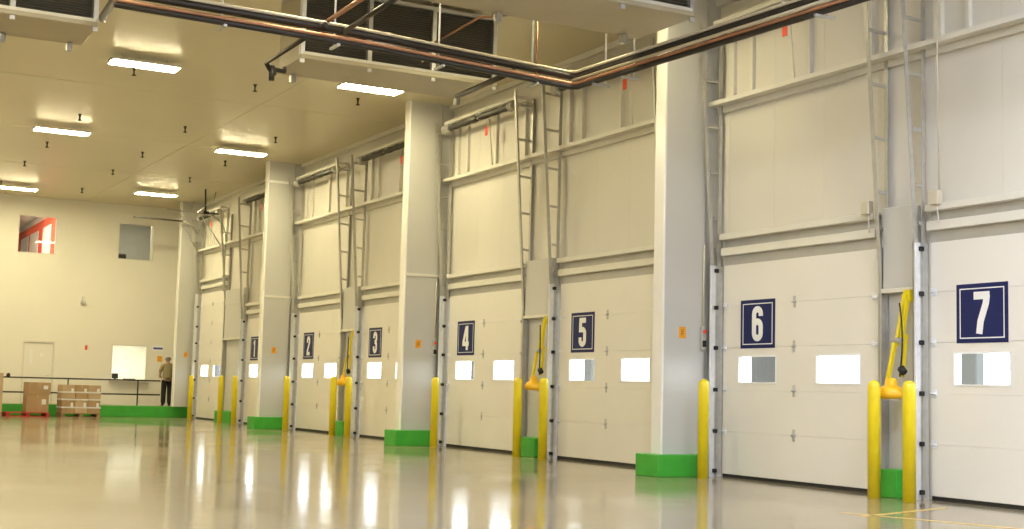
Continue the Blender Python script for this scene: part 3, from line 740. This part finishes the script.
# rooms behind the back wall (seen through the windows)
def room(name, lab, x0, x1, y1, z0, z1, mt, mc, lamp, lampcol):
    y0 = B + 0.10; t = 0.05
    o = None
    for sd, bx in (('left', (x0 - t, x0, y0, y1, z0, z1)), ('right', (x1, x1 + t, y0, y1, z0, z1)), ('far', (x0 - t, x1 + t, y1, y1 + t, z0, z1))):
        o2 = MB().box(*bx).build(name + '_' + sd, mt); tag(o2, '%s wall of the %s' % (sd, lab), 'wall', kind='structure'); o = o2 if sd == 'right' else o
    o3 = MB().box(x0 - t, x1 + t, y0, y1 + t, z0 - t, z0).build('floor', mc); tag(o3, 'floor of the ' + lab, 'floor', kind='structure')
    o3 = MB().box(x0 - t, x1 + t, y0, y1 + t, z1, z1 + t).build('ceiling', mc); tag(o3, 'ceiling of the ' + lab, 'ceiling', kind='structure')
    r = thing('office_light', 'square ceiling light inside the %s' % lab, 'ceiling light', ((x0 + x1) / 2, (y0 + y1) / 2, z1 - 0.06))
    xm, ym = (x0 + x1) / 2, y0 + 1.2
    MB().box(xm - 0.5, xm + 0.5, ym - 0.32, ym + 0.32, z1 - 0.05, z1 - 0.001).build('housing', 'white_plastic', r)
    MB().box(xm - 0.46, xm + 0.46, ym - 0.28, ym + 0.28, z1 - 0.06, z1 - 0.05).build('lens', lens_mat(lampcol, lamp), r)
    return o
room('wall_office', 'white office behind the service window', 9.6, 12.6, 52.5, 0.39, 3.0, 'officewhite', 'officewhite', 55.0, (1.0, 0.93, 0.75))
ro = room('wall_upper_office', 'red upper office', 5.2, 8.5, 59.5, 4.7, 7.45, 'officewhite', 'officewhite', 95.0, (1.0, 0.9, 0.72))
MB().box(8.46, 8.49, B + 0.12, 59.4, 4.8, 7.2).build('red_wall_face', 'red', ro)
for ya, yb in ((50.9, 52.4), (53.6, 55.3), (55.9, 57.5)):
    fr = MB(); window_frame(fr, 8.43, 8.47, ya, yb, 5.3, 6.8, 0.07); f_ = fr.build('inner_window', 'white', ro)
    MB().box(8.445, 8.458, ya, yb, 5.3, 6.8).build('inner_pane', 'officewhite', f_)
room('wall_upper_room', 'grey upper room', 10.0, 12.5, 52.5, 4.7, 7.45, 'officegrey', 'officegrey', 36.0, (1.0, 0.86, 0.60))
r = thing('room_post', 'pale post inside the grey upper room', 'post', (12.0, 50.3, 4.7))
MB().box(11.95, 12.03, 50.25, 50.33, 4.7, 7.45).build('post', 'officewhite', r)
MB().box(11.90, 12.08, 50.2, 50.38, 4.7, 4.74).build('base_plate', 'officewhite', r)
r = thing('office_chair', 'dark chair back inside the grey upper room', 'chair', (10.75, 49.75, 4.7))
MB().bbox(10.55, 10.95, 49.70, 49.78, 5.40, 5.86, 0.03).build('backrest', 'black', r)
MB().bbox(10.55, 10.95, 49.78, 50.20, 5.15, 5.23, 0.02).build('seat', 'black', r)
MB().box(10.73, 10.77, 49.72, 49.78, 5.15, 5.45).build('back_support', 'black', r)
MB().tube([(10.75, 50.0, 4.74), (10.75, 50.0, 5.16)], 0.03, 8).build('stem', 'black', r)
MB().lathe((10.75, 50.0, 4.70), [(0.26, 0), (0.26, 0.03), (0.04, 0.06)], 10).build('base', 'black', r)

# ------------------------------------------------------------------ pallets with cartons
def pallet(x, y, wx, wy, mt, lab):
    r = thing('pallet', lab, 'pallet', (x, y, 0))
    for i in range(6):
        yy = y - wy / 2 + (wy - 0.1) * i / 5
        MB().box(x - wx / 2, x + wx / 2, yy, yy + 0.1, 0.115, 0.14).build('deck_board', mt, r)
    for k in (-1, 0, 1):
        xx = x + k * (wx / 2 - 0.06)
        MB().box(xx - 0.05, xx + 0.05, y - wy / 2, y + wy / 2, 0.022, 0.115).build('stringer', mt, r)
    for k in (-1, 0, 1):
        yy = y + k * (wy / 2 - 0.06)
        MB().box(x - wx / 2, x + wx / 2, yy - 0.05, yy + 0.05, 0.0, 0.022).build('bottom_board', mt, r)
    return r
def carton(x, y, z, a, b, h, mt, lab, rz=0.0, group=None):
    r = thing('carton', lab, 'carton', (x, y, z), group)
    MB().bbox(x - a / 2, x + a / 2, y - b / 2, y + b / 2, z, z + h, 0.008).build('box_body', mt, r)
    MB().box(x - 0.03, x + 0.03, y - b / 2 - 0.003, y + b / 2 + 0.003, z + h - 0.09, z + h - 0.001).build('tape', 'tape', r)
    MB().box(x + a * 0.18, x + a * 0.38, y - b / 2 - 0.004, y - b / 2, z + h * 0.45, z + h * 0.75).build('label', 'white', r)
    if rz: r.rotation_euler.z = rz
    return r
py = 46.6
pallet(7.28, py, 1.36, 1.0, 'redpal', 'red pallet on the floor before the green walkway')
carton(7.58, py, 0.14, 0.70, 0.72, 0.58, 'card', 'tan carton standing directly on the red pallet')
carton(7.60, py, 0.72, 0.72, 0.74, 0.40, 'card', 'darker tan carton on top of the box on the red pallet', 0.04)
pallet(8.95, py, 1.25, 1.0, 'wood', 'wooden pallet under the wrapped cartons')
names = ['left', 'middle', 'right']
for j, zz in enumerate((0.14, 0.61)):
    for i in range(3):
        for k in range(2):
            carton(8.95 + (i - 1) * 0.415, py - 0.24 + 0.48 * k, zz, 0.405, 0.46, 0.455, 'card2' if (i + j) % 2 else 'card', 'wrapped carton on the wooden pallet, %s of the %s %s row' % (names[i], ('front', 'rear')[k], ('lower', 'upper')[j]), group='cartons on the wooden pallet')
wr = MB()
for z0 in (0.30, 0.56, 0.80):
    wr.box(8.95 - 0.63, 8.95 + 0.63, py - 0.487, py - 0.481, z0, z0 + 0.05)
    wr.box(8.95 - 0.636, 8.95 - 0.630, py - 0.48, py + 0.48, z0, z0 + 0.05); wr.box(8.95 + 0.630, 8.95 + 0.636, py - 0.48, py + 0.48, z0, z0 + 0.05)
tag(wr.build('stretch_wrap', 'white_plastic'), 'white stretch wrap bands around the cartons on the wooden pallet', 'wrap')
pallet(5.92, py, 1.1, 1.0, 'wood', 'wooden pallet at the left frame edge')
for z, h_, lab in ((0.14, 0.64, 'lower tan carton at the left frame edge'), (0.78, 0.62, 'upper tan carton at the left frame edge')):
    carton(5.98, py, z, 0.98, 0.9, h_, 'card2', lab)

# ------------------------------------------------------------------ person on the walkway, seen from behind
def skinned(name, verts, edges, radii, m, parent, sub=2):
    me = bpy.data.meshes.new(name); me.from_pydata(verts, edges, []); me.update(); me.materials.append(M[m])
    o = place(name, me, parent)
    sk = o.modifiers.new('skin', 'SKIN'); sk.use_smooth_shade = True
    for i, rr in enumerate(radii):
        o.data.skin_vertices[0].data[i].radius = rr if isinstance(rr, tuple) else (rr, rr)
    o.data.skin_vertices[0].data[0].use_root = True
    s = o.modifiers.new('sub', 'SUBSURF'); s.levels = sub; s.render_levels = sub
    return o
px, pyy, pz = 12.22, 47.95, 0.392
pr_ = thing('person', 'person in olive shirt and black trousers standing on the walkway with back turned', 'person', (px, pyy, pz))
def V(x, y, z): return (px + x, pyy + y, pz + z)
bv = [V(0, 0, .95), V(0, 0, 1.12), V(0, .01, 1.30), V(0, 0, 1.44), V(0, .01, 1.52), V(0, .03, 1.60), V(0, .02, 1.68),
      V(.10, 0, .90), V(.11, .02, .50), V(.11, -.01, .09), V(.12, .12, .04),
      V(-.10, 0, .90), V(-.10, .03, .50), V(-.11, .0, .09), V(-.12, .13, .04),
      V(.19, 0, 1.40), V(.25, -.01, 1.14), V(.20, .16, 1.00), V(.14, .24, 1.00),
      V(-.19, 0, 1.40), V(-.27, -.02, 1.14), V(-.23, .16, 1.02), V(-.17, .25, 1.03)]
be = [(0, 1), (1, 2), (2, 3), (3, 4), (4, 5), (5, 6), (0, 7), (7, 8), (8, 9), (9, 10), (0, 11), (11, 12), (12, 13), (13, 14), (3, 15), (15, 16), (16, 17), (17, 18), (3, 19), (19, 20), (20, 21), (21, 22)]
br = [(.105, .075), (.11, .08), (.12, .085), (.085, .07), .052, (.088, .10), (.085, .10), .07, .056, .042, .04, .07, .056, .042, .04, .058, .045, .034, .035, .058, .045, .034, .035]
skinned('body', bv, be, br, 'skin', pr_)
skinned('shirt', [V(0, 0, .90), V(0, 0, 1.10), V(0, .01, 1.32), V(0, 0, 1.46), V(.2, 0, 1.41), V(.255, -.01, 1.16), V(-.2, 0, 1.41), V(-.275, -.02, 1.16)], [(0, 1), (1, 2), (2, 3), (3, 4), (4, 5), (3, 6), (6, 7)],
        [(.185, .15), (.175, .135), (.185, .135), (.12, .095), .082, .07, .082, .07], 'shirt', pr_)
skinned('trousers', [V(0, 0, 1.0), V(.10, 0, .86), V(.112, .02, .50), V(.112, -.005, .045), V(-.10, 0, .86), V(-.105, .03, .50), V(-.112, .0, .045)], [(0, 1), (1, 2), (2, 3), (0, 4), (4, 5), (5, 6)],
        [(.165, .13), .118, .095, .085, .118, .095, .085], 'trousers', pr_)
for sx, dy in ((.118, 0), (-.118, .01)):
    skinned('shoe', [V(sx, -.05 + dy, .048), V(sx, .07 + dy, .045), V(sx * 1.05, .17 + dy, .035)], [(0, 1), (1, 2)], [.046, .05, .034], 'shoe', pr_, 2)
skinned('hair', [V(0, -.035, 1.58), V(0, -.02, 1.66), V(0, .005, 1.72)], [(0, 1), (1, 2)], [(.085, .075), (.105, .10), (.095, .105)], 'hair', pr_, 2)
for sx, hx in ((1, .13), (-1, -.16)):
    hv, he, hr = [V(hx, .25, 1.01)], [], [.03]
    for k in range(4):
        a = len(hv); hv += [V(hx - sx * .02 + sx * (k - 1.5) * .004, .29, 1.035 - k * .02), V(hx - sx * .05, .315 - .004 * k, 1.03 - k * .02)]; he += [(0, a), (a, a + 1)]; hr += [.010, .008]
    a = len(hv); hv += [V(hx - sx * .03, .25, 1.055), V(hx - sx * .06, .27, 1.06)]; he += [(0, a), (a, a + 1)]; hr += [.011, .009]
    skinned('hand', hv, he, hr, 'skin', pr_, 1)
hd = MB().tube([V(0.083, .03, 1.63), V(0.095, .03, 1.66), V(0.083, .03, 1.69)], [.012, .02, .012], 8).build('ear', 'skin', pr_)
MB().tube([V(-0.083, .03, 1.63), V(-0.095, .03, 1.66), V(-0.083, .03, 1.69)], [.012, .02, .012], 8).build('ear', 'skin', pr_)
MB().tube([V(0, .115, 1.67), V(0, .135, 1.63), V(0, .115, 1.615)], [.010, .016, .010], 8).build('nose', 'skin', pr_)
for sx in (-1, 1): MB().lathe(V(sx * .032, .108, 1.655), [(.004, 0), (.012, .006), (.004, .012)], 8).build('eye', 'white', pr_)
MB().box(*[v for v in (px - .025, px + .025, pyy + .100, pyy + .115, pz + 1.585, pz + 1.595)]).build('mouth', 'redtag', pr_)
